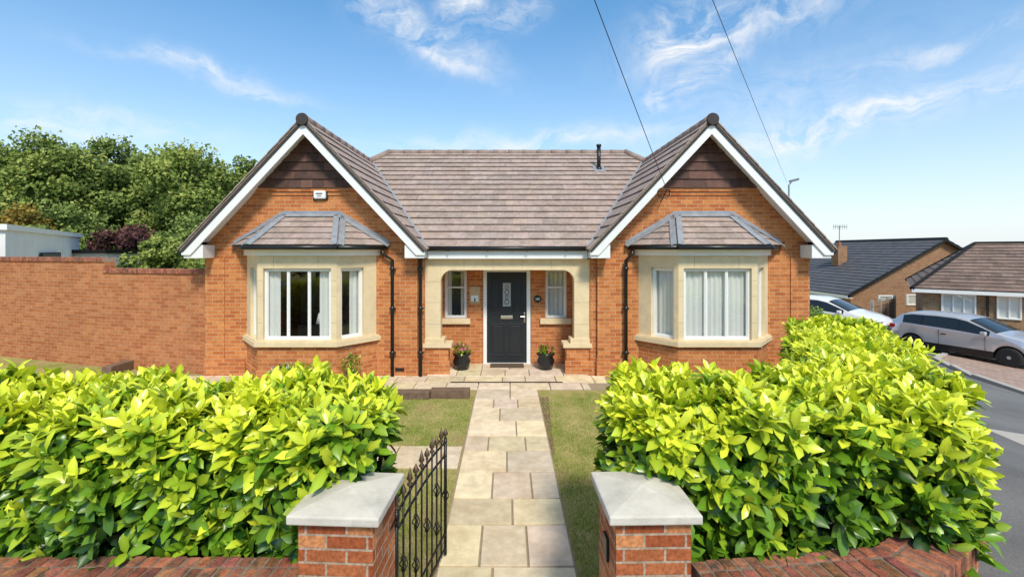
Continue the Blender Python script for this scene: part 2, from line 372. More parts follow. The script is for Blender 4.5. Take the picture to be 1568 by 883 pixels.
for sg in (-1,1):
    cx=4.0*sg; br=P(H,'walls','brick'); st=P(H,'stone_surrounds','stone',.008)
    wh=P(H,'bargeboards_and_soffits','white',.004)
    box(br,cx-2.15,cx-1.2,9.3,9.55,0,2.5); box(br,cx+1.2,cx+2.15,9.3,9.55,0,2.5)
    g=[(cx-2.15,9.3,2.5),(cx+2.15,9.3,2.5),(cx+2.15,9.3,zin(2.15)-.14),(cx,9.3,ZR-.14),(cx-2.15,9.3,zin(2.15)-.14)]
    prism(br,g,(0,.25,0))
    xo=6.15*sg; box(br,min(xo,xo-.25*sg),max(xo,xo-.25*sg),9.551,18.6,0,2.6)
    for a,b in ((cx-2.18,cx-1.34),(cx+1.34,cx+2.18)):
        box(br,a,b,9.255,9.3,0,.30); box(br,a,b,9.278,9.3,.30,.375)
    for s2 in (-1,1):
        xa,xb=sorted((cx+s2*1.78,cx+s2*2.165)); box(br,xa,xb,9.278,9.2995,.376,2.44)
    box(br,cx-1.25,cx+1.25,9.275,9.3,3.70,3.775); box(br,cx-1.2,cx+1.2,9.245,9.3,3.776,3.85)
    hz=3.85; hw=(ZR-.1-hz)/K
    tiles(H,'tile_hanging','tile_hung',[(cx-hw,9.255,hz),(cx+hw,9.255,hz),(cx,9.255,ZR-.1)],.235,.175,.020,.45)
    for s2 in (-1,1):
        zo=ZR-.02; zi=zo-.28; xf=2.38
        zf=zo-K*xf
        poly=[(cx,8.90,zo),(cx+s2*xf,8.90,zf),(cx+s2*xf,8.90,zf-.10),(cx+s2*(zi-(zf-.10))/K,8.90,zf-.10),(cx,8.90,zi)]
        prism(wh,poly,(0,.035,0))
        xa,xb=sorted((cx+s2*1.98,cx+s2*2.36)); box(wh,xa,xb,8.936,9.30,zf-.16,zf+.1)
        prism(wh,[(cx,8.936,zi+.17),(cx+s2*2.1,8.936,zi+.17-K*2.1),(cx+s2*2.1,8.936,zi+.14-K*2.1),(cx,8.936,zi+.14)],(0,.36,0))
        mo=P(H,'verge_mortar','mortar')
        prism(mo,[(cx,8.885,zo+.035),(cx+s2*(xf+.02),8.885,zf+.035-.02*K),(cx+s2*(xf+.02),8.885,zf-.002-.02*K),(cx,8.885,zo-.002)],(0,.06,0))
        # verge tile ends
        vt=P(H,'verge_tiles','tile',.003)
        for i in range(11):
            a=.02+i*.219; zt0=zo-K*a+.075; k=R.uniform(.7,1.1)
            prism(vt,[(cx+s2*a,8.865,zt0),(cx+s2*(a+.222),8.865,zt0-K*.222+.012),(cx+s2*(a+.222),8.865,zt0-K*.222-.022),(cx+s2*a,8.865,zt0-.036)],(0,.03,0),(k,k,k))
    rd=P(H,'ridge_tiles','ridge',0,True)
    y=8.86
    while y<13.2:
        tube(rd,[(cx,y,ZR-.02),(cx,y+.44,ZR-.02)],[.115,.105],12); y+=.45
    tube(P(H,'ridge_end_caps','ridge_end',0,True),[(cx,8.835,ZR-.02),(cx,8.86,ZR-.02)],[.115,.125],16)
    xi=2.4
    ex=cx-sg*xi; xv=sg*(4-(ZR-2.62)/K)
    pts=[(ex,8.88,zin(xi)),(ex,9.14,zin(xi)),(cx,13.337,ZR),(cx,8.88,ZR)]
    if sg>0: pts=[pts[1],pts[0],pts[3],pts[2]]
    tiles(H,'wing_roof_inner','tile',pts)
    eo=cx+sg*xi
    pts=[(eo,18.8,zin(xi)),(eo,8.88,zin(xi)),(cx,8.88,ZR),(cx,14.66,ZR)]
    if sg>0: pts=[pts[1],pts[0],pts[3],pts[2]]
    tiles(H,'wing_roof_outer','tile',pts)
    xr=3.621; zt=ZR+K*(4-xr)
    pts=[(cx,14.66,ZR),(cx,13.337,ZR),(sg*xr,14,zt)]
    if sg>0: pts=[pts[1],pts[0],pts[2]]
    tiles(H,'hip_roof','tile',pts)
    tube(rd,[(cx,13.3,ZR+.03),(sg*xr,14,zt+.03)],.10,10)
    tube(P(H,'valley_lead','lead'),[(xv,9.2,2.64),(cx-sg*.05,13.28,ZR+.0)],.045,6)
    A=(cx-1.32,9.3);B=(cx-.75,8.65);C=(cx+.75,8.65);D=(cx+1.32,9.3)
    e=.2/ .864
    A2=(A[0]+(A[0]-B[0])*e,A[1]+(A[1]-B[1])*e); D2=(D[0]+(D[0]-C[0])*e,D[1]+(D[1]-C[1])*e)
    path=[A2,B,C,D2]
    ring(br,path,0,.22,0,.75); ring(br,path,.03,0,0,.3)
    ring(st,path,.07,.2,.752,.84); ring(st,path,.045,.2,.84,.868)
    ring(st,path,0,.16,2.235,2.47)
    def pt(p,q,s):
        d=(V(q)-V(p)).normalized(); return tuple(V(p)+d*s)
    w0,w1=.09,.58
    ring(st,[A2,pt(B,A,w1)],0,.16,.868,2.235)
    ring(st,[pt(B,A,w0),B,pt(B,C,.105)],0,.16,.868,2.235)
    ring(st,[pt(C,B,.105),C,pt(C,D,w0)],0,.16,.868,2.235)
    ring(st,[pt(C,D,w1),D2],0,.16,.868,2.235)
    LAB=.8645
    if sg<0:
        window(B,C,.105,1.395,.868,2.235,3,curt=[(.12,.36),(1.12,1.38)])
        window(A,B,LAB-w1,LAB-w0,.868,2.235,1,curt=[(.28,.45)]); window(C,D,w0,w1,.868,2.235,1,curt=[(.36,.62)])
    else:
        window(B,C,.105,1.395,.868,2.235,3,curt=[(.11,1.39)])
        window(A,B,LAB-w1,LAB-w0,.868,2.235,1,curt=[(.26,.76)]); window(C,D,w0,w1,.868,2.235,1,curt=[(.10,.60)])
    ring(wh,path,.055,.16,2.472,2.60); ring(wh,[A,B,C,D],.19,-.055,2.585,2.61)
    gt=P(H,'gutters','black_pl',0,True)
    go=offs([V(A),V(B),V(C),V(D)],.235); go[0].y=9.26; go[3].y=9.26; go[0].x-=.03; go[3].x+=.03
    for i in range(3): tube(gt,[(go[i].x,go[i].y,2.63),(go[i+1].x,go[i+1].y,2.63)],.042,10)
    eo_=offs([V(A),V(B),V(C),V(D)],.21)
    def flat(i):
        q=eo_[i]; return V((q.x,q.y,2.665))
    EA,EB,EC,ED=[flat(i) for i in range(4)]; EA.y=9.29;ED.y=9.29
    EA.x-=.12; ED.x+=.12
    TL=V((cx-.58,9.29,3.28));TR=V((cx+.58,9.29,3.28))
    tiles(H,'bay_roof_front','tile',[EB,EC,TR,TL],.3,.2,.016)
    tiles(H,'bay_roof_side','tile',[EA,EB,TL],.3,.2,.016); tiles(H,'bay_roof_side','tile',[EC,ED,TR],.3,.2,.016)
    ld=P(H,'lead_flashing','lead',.003)
    def lstrip(a,b,c1,c2,w=.11):
        for c in (c1,c2):
            if c is None: continue
            h=(b-a).normalized(); q=(c-a)-h*((c-a).dot(h)); q.normalize()
            n=h.cross(q); n=n if n.z>0 else -n
            if abs(n.z)<.05: n=V((0,-1,0))
            u=n*.052
            prism(ld,[a+u,b+u,b+u+q*w,a+u+q*w],-n*.02)
    lstrip(EB,TL,EA,EC); lstrip(EC,TR,ED,EB)
    lstrip(EA,TL,EB,None,.13); lstrip(ED,TR,EC,None,.13)
    lstrip(TL,TR,EB,None,.09)
    for a,b in ((EA,TL),(ED,TR),(TL,TR)):
        aa=V((a.x,9.292,a.z+.03)); bb=V((b.x,9.292,b.z+.03))
        prism(ld,[aa,bb,bb+V((0,0,.07)),aa+V((0,0,.07))],(0,-.012,0))
    rm=P(H,'room','room'); x0,x1=sorted((cx-1.95,cx+1.85))
    for q in (((x0,9.56,0),(x0,13,0),(x0,13,2.45),(x0,9.56,2.45)),((x1,9.56,0),(x1,13,0),(x1,13,2.45),(x1,9.56,2.45)),((x0,13,0),(x1,13,0),(x1,13,2.45),(x0,13,2.45)),
              ((x0,9.31,.02),(x1,9.31,.02),(x1,13,.02),(x0,13,.02)),((x0,9.3,2.46),(x1,9.3,2.46),(x1,13,2.46),(x0,13,2.46)),((cx-.9,8.75,.70),(cx+.9,8.75,.70),(cx+1.3,9.4,.70),(cx-1.3,9.4,.70))): rm.add(q,[(0,1,2,3)])
    fn=P(H,'furniture','furn',.03); box(fn,cx-.9,cx+.9,10.6,11.4,.05,.85); box(fn,cx-.9,cx+.9,11.2,11.45,.85,1.15)
    box(fn,cx+1.0,cx+1.5,12.5,12.9,.0,1.9)
    pf=P(H,'picture_frame','white'); box(pf,cx-.7,cx+.1,12.95,12.99,1.3,1.9)
    if sg<0: lathe(P(H,'table_lamp','curtain',0,True),(cx+.30,9.15,.72),[(.06,0),(.07,.2),(.03,.34),(.03,.40),(.14,.40),(.09,.60)],16)
    dp=P(H,'downpipes','black_pl',0,True)
    if sg<0:
        tube(dp,[(go[3].x-.06,9.2,2.60),(go[3].x-.04,9.2,2.5),(-2.33,9.215,2.38),(-2.33,9.215,.03)],.036,10)
        tube(dp,[(-1.72,9.19,2.56),(-1.72,9.2,2.5),(-1.76,9.215,2.35),(-1.76,9.215,.03)],.036,10)
    else:
        tube(dp,[(go[0].x+.06,9.2,2.60),(go[0].x+.04,9.2,2.5),(2.40,9.215,2.38),(2.40,9.215,.03)],.036,10)
    for x in ((-2.33,-1.76) if sg<0 else (2.40,)):
        for z in (.5,1.4,2.2): box(P(H,'pipe_clips','black_pl'),x-.06,x+.06,9.2,9.277,z-.015,z+.015); tube(dp,[(x,9.215,z-.05),(x,9.215,z+.05)],.043,10)
for sg in (-1,1):
    tube(P(H,'gutters','black_pl'),[(sg*6.44,8.95,2.55),(sg*6.44,18.7,2.55)],.05,10)
    box(P(H,'bargeboards_and_soffits','white'),min(sg*6.16,sg*6.40),max(sg*6.16,sg*6.40),9.31,18.7,2.44,2.5)
br=P(H,'walls','brick'); st=P(H,'stone_surrounds','stone'); wh=P(H,'bargeboards_and_soffits','white')
box(br,-6.15,6.15,18.35,18.6,0,2.6)
xv=4-(ZR-2.62)/K; xr=3.621; zt=ZR+K*(4-xr)
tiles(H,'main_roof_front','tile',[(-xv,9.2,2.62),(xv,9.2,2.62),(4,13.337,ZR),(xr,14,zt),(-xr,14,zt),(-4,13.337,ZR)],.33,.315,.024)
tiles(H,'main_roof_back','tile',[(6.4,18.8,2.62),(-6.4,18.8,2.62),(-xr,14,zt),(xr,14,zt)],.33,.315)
rd=P(H,'ridge_tiles','ridge',0,True); x=-xr
while x<xr-.1:
    tube(rd,[(x,14,zt+.0),(x+.44,14,zt+.0)],[.115,.105],12); x+=.4525
fl=P(H,'flue','black_pl',0,True); tube(fl,[(2.58,12.85,4.8),(2.58,12.85,5.5)],.055,14); tube(fl,[(2.58,12.85,5.5),(2.58,12.85,5.56)],.07,14)
tube(fl,[(2.58,12.85,4.82),(2.58,12.85,4.93)],[.13,.065],14)
ldp=P(H,'flue_flashing','lead'); prism(ldp,[(2.42,12.65,zm(12.65)+.055),(2.74,12.65,zm(12.65)+.055),(2.74,13.0,zm(13.0)+.055),(2.42,13.0,zm(13.0)+.055)],(0,0,-.02))
box(wh,-1.63,1.63,9.26,9.42,2.405,2.60); box(wh,-1.6,1.6,9.42,10.29,2.36,2.40)
tube(P(H,'gutters','black_pl'),[(-1.75,9.19,2.615),(1.66,9.19,2.615)],.042,10)
for x in (-1.2,-.4,.4,1.2): box(P(H,'pipe_clips','black_pl'),x-.015,x+.015,9.15,9.26,2.56,2.63)
ox,oz,ow,ot=1.38,2.17,1.70,2.40; rr=.24
def arc(cx_,cz,a0,a1,r,n=8): return [(cx_+r*math.cos(a0+(a1-a0)*i/n),cz+r*math.sin(a0+(a1-a0)*i/n)) for i in range(n+1)]
zs=.66
for s2 in (-1,1):
    ar=arc(ox-rr,oz-rr,0,math.pi/2,rr)
    inner=[(ox,zs)]+ar+[(0,oz)]
    for i in range(len(inner)-1):
        a,b=inner[i],inner[i+1]
        if i==0: q=[a,b,(ow,b[1]),(ow,a[1])]
        elif i==len(inner)-2: q=[a,b,(0,ot),(a[0],ot)]
        else: q=[a,b,(b[0],ot) ,(a[0],ot)]
        prism(st,[(s2*p[0],9.40,p[1]) for p in q],(0,.24,0))
    q=[(ox,oz-rr),(ow,oz-rr),(ow,ot),(ox,ot)]; prism(st,[(s2*p[0],9.40,p[1]) for p in q],(0,.24,0))
    xa,xb=sorted((s2*1.15,s2*1.74)); box(st,xa,xb,9.345,9.75,.575,zs-.002)
    xa,xb=sorted((s2*1.30,s2*1.72)); box(st,xa,xb,9.372,9.70,zs-.001,.76)
    xa,xb=sorted((s2*1.22,s2*1.70)); box(br,xa,xb,9.40,9.68,0,.574)
    xa,xb=sorted((s2*1.19,s2*1.72)); box(br,xa,xb,9.37,9.40,0,.3)
    xa,xb=sorted((s2*1.702,s2*1.84)); box(br,xa,xb,9.36,9.56,0,2.42)
    xa,xb=sorted((s2*1.60,s2*1.83)); box(br,xa,xb,9.69,10.3,0,2.4)
jt=P(H,'stone_joints','mortar')
for s2 in (-1,1):
    for z in (1.05,1.5,1.93): 
        xa,xb=sorted((s2*1.381,s2*1.699)); box(jt,xa,xb,9.3985,9.41,z,z+.006)
for x in (-.9,-.3,.3,.9): box(jt,x,x+.006,9.3985,9.41,oz+.001,ot-.001)
for sg in (-1,1):
    cx=4*sg
    for x in (cx-.45,cx+.4): box(jt,x,x+.006,8.6485,8.66,2.24,2.47)
    for z in (1.2,1.7,2.0):
        for x0,x1 in ((cx-.747,cx-.65),(cx+.65,cx+.747)): box(jt,x0,x1,8.6485,8.66,z,z+.006)
bw=[(-1.85,-1.42,0,2.4),(-1.42,-.92,0,1.02),(-1.42,-.92,2.16,2.4),(-.92,-.55,0,2.4),(-.55,.53,2.17,2.4),(.53,.86,0,2.4),(.86,1.34,0,1.02),(.86,1.34,2.16,2.4),(1.34,1.85,0,2.4)]
for a,b,c,d in bw: box(br,a,b,10.3,10.5,c,d)
for x0,x1,sx0,sx1 in ((-1.42,-.92,-1.50,-.84),(.86,1.34,.74,1.44)):
    box(st,sx0,sx1,10.23,10.302,.92,1.04)
    window((x0,10.3),(x1,10.3),0,x1-x0,1.04,2.16,1,dd=.03,curt=[(.05,.15),(x1-x0-.15,x1-x0-.05)] if x0<0 else [(.05,x1-x0-.05)])
    fr=P(H,'window_frames','white'); box(fr,x0+.07,x1-.07,10.335,10.375,1.72,1.755)
rm=P(H,'room','room')
for (x0,x1) in ((-1.9,-.6),(.6,1.9)): box(rm,x0,x1,11.2,11.3,0,2.4)
box(rm,-2.0,2.0,10.3,14,2.46,2.5); box(rm,-1.95,-1.9,10.5,11.2,0,2.4);box(rm,1.9,1.95,10.5,11.2,0,2.4)
dr=P(H,'front_door','door',.006); fr=P(H,'door_frame','white',.004)
box(fr,-.545,-.465,10.27,10.4,.03,2.16);box(fr,.435,.52,10.27,10.4,.03,2.16);box(fr,-.465,.435,10.27,10.4,2.09,2.16);box(fr,-.55,.53,10.24,10.4,0,.035)
box(dr,-.462,.432,10.31,10.36,.037,2.087)
def mould(x0,x1,z0,z1):
    t=.022
    box(dr,x0,x1,10.296,10.31,z0,z0+t);box(dr,x0,x1,10.296,10.31,z1-t,z1);box(dr,x0,x0+t,10.296,10.31,z0+t,z1-t);box(dr,x1-t,x1,10.296,10.31,z0+t,z1-t)
    box(dr,x0+.05,x1-.05,10.302,10.31,z0+.05,z1-.05)
mould(-.38,-.06,.2,.92); mould(.03,.35,.2,.92); mould(-.38,-.17,1.15,1.95); mould(.14,.35,1.15,1.95)
mould(-.135,.105,1.27,1.88); box(P(H,'door_glass','leadglass'),-.105,.075,10.294,10.303,1.31,1.84)
ch=P(H,'door_fittings','chrome',.004); box(ch,-.15,.12,10.29,10.31,1.03,1.10); box(ch,.37,.405,10.285,10.31,.95,1.17); tube(ch,[(.387,10.27,1.08),(.29,10.265,1.08)],.012); tube(ch,[(.387,10.31,1.08),(.387,10.265,1.08)],.012)
gp=P(H,'door_leading','iron')
for i in range(4):
    z=1.36+i*.11; c=(-.015,10.29,z+.05)
    pts=[(c[0]+.05*math.sin(a)*(.6 if i%2 else 1),10.291,c[2]+.055*math.cos(a)) for a in np.linspace(0,6.283,9)]
    tube(gp,pts,.005,4)
pl=P(H,'wall_plaque','plaque',.01); box(pl,-.86,-.62,10.27,10.298,1.38,1.76)
pw=P(H,'plaque_picture','white'); box(pw,-.82,-.66,10.266,10.27,1.43,1.56); box(P(H,'plaque_detail','door'),-.75,-.72,10.262,10.266,1.43,1.5)
lathe(P(H,'number_plate','door'),(.68,10.285,1.48),[(.085,-.01),(.085,.012)],20,'y')
nw=P(H,'number_digits','white'); box(nw,.64,.655,10.272,10.276,1.455,1.505); box(nw,.672,.687,10.272,10.276,1.455,1.505); box(nw,.70,.722,10.272,10.276,1.455,1.505)
al=P(H,'alarm_box','white',.03); box(al,-3.94,-3.69,9.22,9.3,3.62,3.79); al2=P(H,'alarm_panel','steel'); box(al2,-3.88,-3.75,9.216,9.22,3.71,3.74); box(al2,-3.86,-3.77,9.216,9.22,3.67,3.685)
box(P(H,'alarm_back','black_pl',.03),-3.97,-3.66,9.265,9.2995,3.60,3.82)
pts=[(3.05+.12*math.cos(a),8.88,3.70+.10*math.sin(a)) for a in np.linspace(1.5,7.2,16)]
tube(P(H,'cable_loop','black_pl'),pts+[(3.12,9.28,3.55)],.011,6)
box(P(H,'air_brick','black_pl'),-2.28,-2.10,9.25,9.26,.12,.19)
box(P(None,'doormat','mat',.006),-.38,.36,9.88,10.2,.032,.05)
# ---------------------------------------------------------------- ground etc
def draped(name,polys,mat,dz):
    bm=bmesh.new()
    for poly in polys: bm.faces.new([bm.verts.new((x,y,0)) for x,y in poly])
    for X in list(np.arange(6,28.2,2.2))+[28.1]:
        bmesh.ops.bisect_plane(bm,geom=bm.verts[:]+bm.edges[:]+bm.faces[:],plane_co=(X,0,0),plane_no=(1,0,0))
    for v in bm.verts: v.co.z=gz(v.co.x)+dz
    bmesh.ops.recalc_face_normals(bm,faces=bm.faces)
    for f in bm.faces:
        if f.normal.z<0: f.normal_flip()
    uv=bm.loops.layers.uv.new('UVMap')
    for f in bm.faces:
        for l in f.loops: l[uv].uv=(l.vert.co.x,l.vert.co.y)
    me=bpy.data.meshes.new(name); bm.to_mesh(me); bm.free(); me.materials.append(MATS[mat])
    ob=bpy.data.objects.new(name,me); sc.collection.objects.link(ob); return ob
draped('ground',[[(-400,-300),(400,-300),(400,500),(-400,500)]],'grass',0)
kerb=[(10.6,-20),(10.7,5),(10.9,9.6),(11.2,11),(12.3,13.2),(14,14.6),(18,15.5)]
wallp=[(1.05,2.42),(2.22,2.55),(2.86,2.92),(3.45,3.72),(4.5,5.4),(5.8,7.6),(7.2,10.5)]
outer=[(x+.16,y-.13) for x,y in wallp]
draped('road',[[(-60,-20)]+kerb[:1]+kerb[1:]+[(18,22),(9.6,22),(8.6,13.5)]+outer[::-1]+[(-60,2.2)]],'asphalt',.004)
draped('road_patch',[[(7.0,5.6),(9.0,5.2),(9.2,6.3),(7.2,6.9)]],'concrete',.008)
pk=[(x+.14,y) for x,y in kerb]
draped('paving',[pk+[(40,15.5),(40,-20)]],'paving_pink',.05)
kb=P(None,'kerb','concrete',.01)
for a,b in zip(kerb[:-1],kerb[1:]):
    n=max(1,int(math.hypot(b[0]-a[0],b[1]-a[1])/.9))
    for i in range(n):
        x0,y0=a[0]+(b[0]-a[0])*i/n,a[1]+(b[1]-a[1])*i/n; x1,y1=a[0]+(b[0]-a[0])*(i+1)/n,a[1]+(b[1]-a[1])*(i+1)/n
        zz=gz((x0+x1)/2); obox(kb,(x0,y0),(x1,y1),0.005,math.hypot(x1-x0,y1-y0)-.005,zz-.1,zz+.08,-.14,0)
mh=P(None,'manhole_cover','iron'); lathe(mh,(8.2,8.6,gz(8.2)+.006),[(.3,0),(.3,.006)],24)
box(P(None,'path_bedding','grout'),-.575,.56,1.0,8.25,-.02,.010)
sl=P(None,'stone_path','slab',.006)
def slab(x0,x1,y0,y1,z=.03):
    k=R.uniform(.80,1.08); g=.009
    c=(k,k*R.uniform(.94,1.01),k*R.uniform(.84,1.02)); box(sl,x0+g,x1-g,y0+g,y1-g,-.0,z+R.uniform(-.003,.003),c)
y=1.1; j=0
pats=[(.36,.74),(.5,),(.28,.72),(.62,),(.4,),(.3,.66),(.55,)]
while y<8.1:
    h=.56 if j%3 else .45; p=[0]+list(pats[j%7])+[1]
    for a,b in zip(p[:-1],p[1:]): slab(-.565+1.115*a,-.565+1.115*b,y,y+h)
    y+=h; j+=1
y0=y
box(P(None,'patio_bedding','grout'),-8.5,2.02,y0,9.4,-.02,.006); box(P(None,'patio_bedding','grout'),-1.65,1.65,9.4,10.3,-.02,.006)
ys=[y0,y0+.42,y0+.82,9.27]
for i in range(3):
    x=-8.5; lim=[1.55,1.95,2.0][i]
    while x<lim:
        w=R.choice([.45,.6,.75,.6]); slab(x,min(x+w,lim),ys[i],ys[i+1]); x+=w
for yy in (9.27,9.78):
    x=-1.65
    while x<1.6: w=R.choice([.5,.6,.7]); slab(x,min(x+w,1.65),yy,yy+.51); x+=w
x=-3.2
while x<-.6: w=.6; slab(x,min(x+w,-.58),5.35,5.95,.028); x+=w
dg=P(None,'drain_channel','iron'); box(dg,-1.1,1.07,8.76,8.82,.02,.037)
sp=P(None,'timber_sleeper','sleeper',.01); box(sp,-2.9,-1.35,7.86,8.06,0,.13); box(sp,-1.34,-.66,7.90,8.06,0,.16)
box(P(None,'timber_sleeper_edging','sleeper',.01),-8.3,-8.1,9.3,9.95,0,.2)
draped('soil_edge',[[(.556,5.6),(.60,5.8),(.64,6.6),(.72,8.0),(.562,8.0)]],'soil',.004)
def blades(name,regs,n):
    A=np.array([(b-a)*(d-c) for a,b,c,d in regs]); idx=rng.choice(len(regs),n,p=A/A.sum()); r=np.array(regs)[idx]
    x=rng.uniform(0,1,n)*(r[:,1]-r[:,0])+r[:,0]; y=rng.uniform(0,1,n)*(r[:,3]-r[:,2])+r[:,2]
    pat=np.sin(x*4.3+1.3*np.sin(y*2.1))*np.sin(y*3.1+x*1.7)+.5*np.sin(x*11+y*6)*np.sin(y*9-x*4)
    keep=rng.uniform(0,1,n)<np.clip(.95-.55*np.clip(pat-.2,0,1),.2,1); x,y,pat=x[keep],y[keep],pat[keep]; n=len(x)
    h=rng.uniform(.012,.034,n)*(1.15-.4*pat); a=rng.uniform(0,6.28,n); w=.0035
    v=np.zeros((n,3,3)); v[:,0]=np.stack([x-w*np.cos(a),y-w*np.sin(a),0*x],1); v[:,1]=np.stack([x+w*np.cos(a),y+w*np.sin(a),0*x],1)
    v[:,2]=np.stack([x+rng.normal(0,.015,n),y+rng.normal(0,.015,n),h],1)
    t=np.clip(.45+.38*pat+rng.normal(0,.25,n),0,1)[:,None]
    c=(1-t)*np.array([[.26,.36,.05]])+t*np.array([[.66,.56,.26]]); c=np.repeat(c,3,0)
    bigmesh(name,v.reshape(-1,3),np.arange(n*3).reshape(-1,3),c,'blade',None,False)
blades('lawn_grass',[(.565,1.4,2.9,8.0),(1.4,3.5,3.6,8.3),(-3,-.575,3.2,5.33),(-3.2,-.575,5.97,7.85)],90000)
# ---------------------------------------------------------------- front wall, pillars, gate
def pillar(name,cx,cy,ang):
    root(name,Matrix.Translation((cx,cy,0))@Matrix.Rotation(ang,4,'Z'))
    b=P(name,'brickwork','brick_red',.004); box(b,-.205,.205,-.205,.205,-.3,1.12)
    c=P(name,'coping_stone','cap',.008); s=.25
    c.add([(-s,-s,1.122),(s,-s,1.122),(s,s,1.122),(-s,s,1.122),(-s,-s,1.17),(s,-s,1.17),(s,s,1.17),(-s,s,1.17),(0,0,1.215)],
      [(0,3,2,1),(0,1,5,4),(1,2,6,5),(2,3,7,6),(3,0,4,7),(4,5,8),(5,6,8),(6,7,8),(7,4,8)])
pillar('brick_gate_pillar',-.915,2.65,-.05); pillar('brick_gate_pillar.001',.785,2.66,.02)
kp=P('brick_gate_pillar.001','latch_plate','iron',.004); box(kp,-.222,-.203,-.06,.03,.80,.93)
def lowwall(name,path,z1):
    root(name)
    wl=P(name,'brickwork','brick_red'); cp=P(name,'brick_coping','coping',.007)
    ring(wl,path,.11,.10,-.3,z1-.11)
    for a,b in zip(path[:-1],path[1:]):
        L=math.hypot(b[0]-a[0],b[1]-a[1]); n=max(1,int(L/.077))
        for i in range(n):
            for d0,d1 in ((-.15,.055),(.067,.15)):
                k=R.uniform(.55,1.2); z=z1+R.uniform(-.005,.004)
                obox(cp,a,b,i*L/n+.006+R.uniform(-.001,.001),(i+1)*L/n-.006,z1-.109,z,d0+R.uniform(-.003,.003),d1,(k,k*R.uniform(.75,1.15),k*R.uniform(.7,1.15)))
    mo=P(name,'joints','mortar_dark'); ring(mo,path,.143,.143,z1-.1,z1-.007)
lowwall('brick_garden_wall',[(-8,2.46),(-1.13,2.46)],.83)
lowwall('brick_garden_wall.001',wallp,.83)
G='iron_gate'; root(G); gi=P(G,'frame_and_bars','iron',0,True); gb=P(G,'finials','bronze',0,True)
h0=V((-.695,2.85,0)); h1=V((-.515,3.78,0)); Lg=(h1-h0).length; gd=(h1-h0)/Lg
def gp_(s,z): return tuple(h0+gd*s+V((0,0,z)))
def topz(s): return .93+.10*math.sin(math.pi*s/Lg)*.4+.06*s/Lg
for z in (.12,.24): tube(gi,[gp_(0,z),gp_(Lg,z)],.009,6)
for dz in (0,-.11): tube(gi,[gp_(Lg*i/8,topz(Lg*i/8)+dz) for i in range(9)],.009,6)
for s in (0,Lg): tube(gi,[gp_(s,.06),gp_(s,topz(s)+.03)],.013,8)
nb=9
for i in range(nb+1):
    s=Lg*i/nb; t=topz(s)
    if 0<i<nb: tube(gi,[gp_(s,.1),gp_(s,t+.03)],.007,6)
    c=gp_(s,t+.03)
    lathe(gb,c,[(.004,0),(.018,.006),(.020,.016),(.008,.028),(.010,.034),(.021,.05),(.015,.072),(.001,.130)] if i%2==0 else [(.004,0),(.012,.006),(.006,.018),(.019,.03),(.022,.042),(.016,.056),(.001,.09)],10)
    if i%2==1:
        for zc in ((.55,) if i%4==1 else (.40,.70)):
            for k in range(4):
                pts=[]
                for q in range(9):
                    tq=q/8; a=k*math.pi/2+tq*3.6; rr_=.026*math.sin(math.pi*tq); pts.append(V(gp_(s,zc-.06+.12*tq))+V((rr_*math.cos(a),rr_*math.sin(a),0)))
                tube(gi,pts,.004,5)
for z in (.25,.9): tube(gi,[gp_(0,z),(-.72,2.72,z)],.014,8); tube(gi,[gp_(0,z-.04),gp_(0,z+.05)],.02,8)
tube(gi,[gp_(Lg*.9,.6),gp_(Lg*1.03,.6)],.008,6)
# ---------------------------------------------------------------- left garden wall & white building
LW='tall_brick_wall'; root(LW); lw=P(LW,'brickwork','brick_wall_old'); lc=P(LW,'brick_coping','coping',.006)
pa=(-8.9,10.05); pb=(-6.155,9.42); pc=(-14.5,11.75)
L1=math.hypot(pb[0]-pa[0],pb[1]-pa[1]); L2=math.hypot(pa[0]-pc[0],pa[1]-pc[1])
obox(lw,pa,pb,0.0,L1,-.2,2.08,0,.22); obox(lw,pc,pa,0,L2,-.2,2.32,0,.22)
for p,q,L,z in ((pa,pb,L1,2.08),(pc,pa,L2,2.32)):
    n=int(L/.077)
    for i in range(n):
        k=R.uniform(.7,1.2); obox(lc,p,q,i*L/n+.004,(i+1)*L/n-.004,z,z+.10,-.03,.25,(k,k*R.uniform(.85,1.05),k))
    obox(P(LW,'joints','mortar'),p,q,0,L,z+.001,z+.09,-.02,.24)
WB='white_garage'; root(WB)
prism(P(WB,'walls','white_render'),[(-13.9,12.6,0),(-19,20.2,0),(-26,16,0),(-21,8.6,0)],(0,0,3.14))
prism(P(WB,'fascia','white'),[(-13.8,12.55,3.14),(-18.95,20.35,3.14),(-26.1,16.1,3.14),(-21,8.4,3.14)],(0,0,.16))
prism(P(WB,'window','carglass'),[(-15.6,15.19,1.9),(-16.9,17.13,1.9),(-16.9,17.13,2.5),(-15.6,15.19,2.5)],(.06,.04,0))
box(P(WB,'annexe_walls','white_render'),-19.5,-16.9,19.2,22,0,2.45); box(P(WB,'annexe_roof','tile_dark'),-19.6,-16.8,19.0,22.1,2.45,2.6)
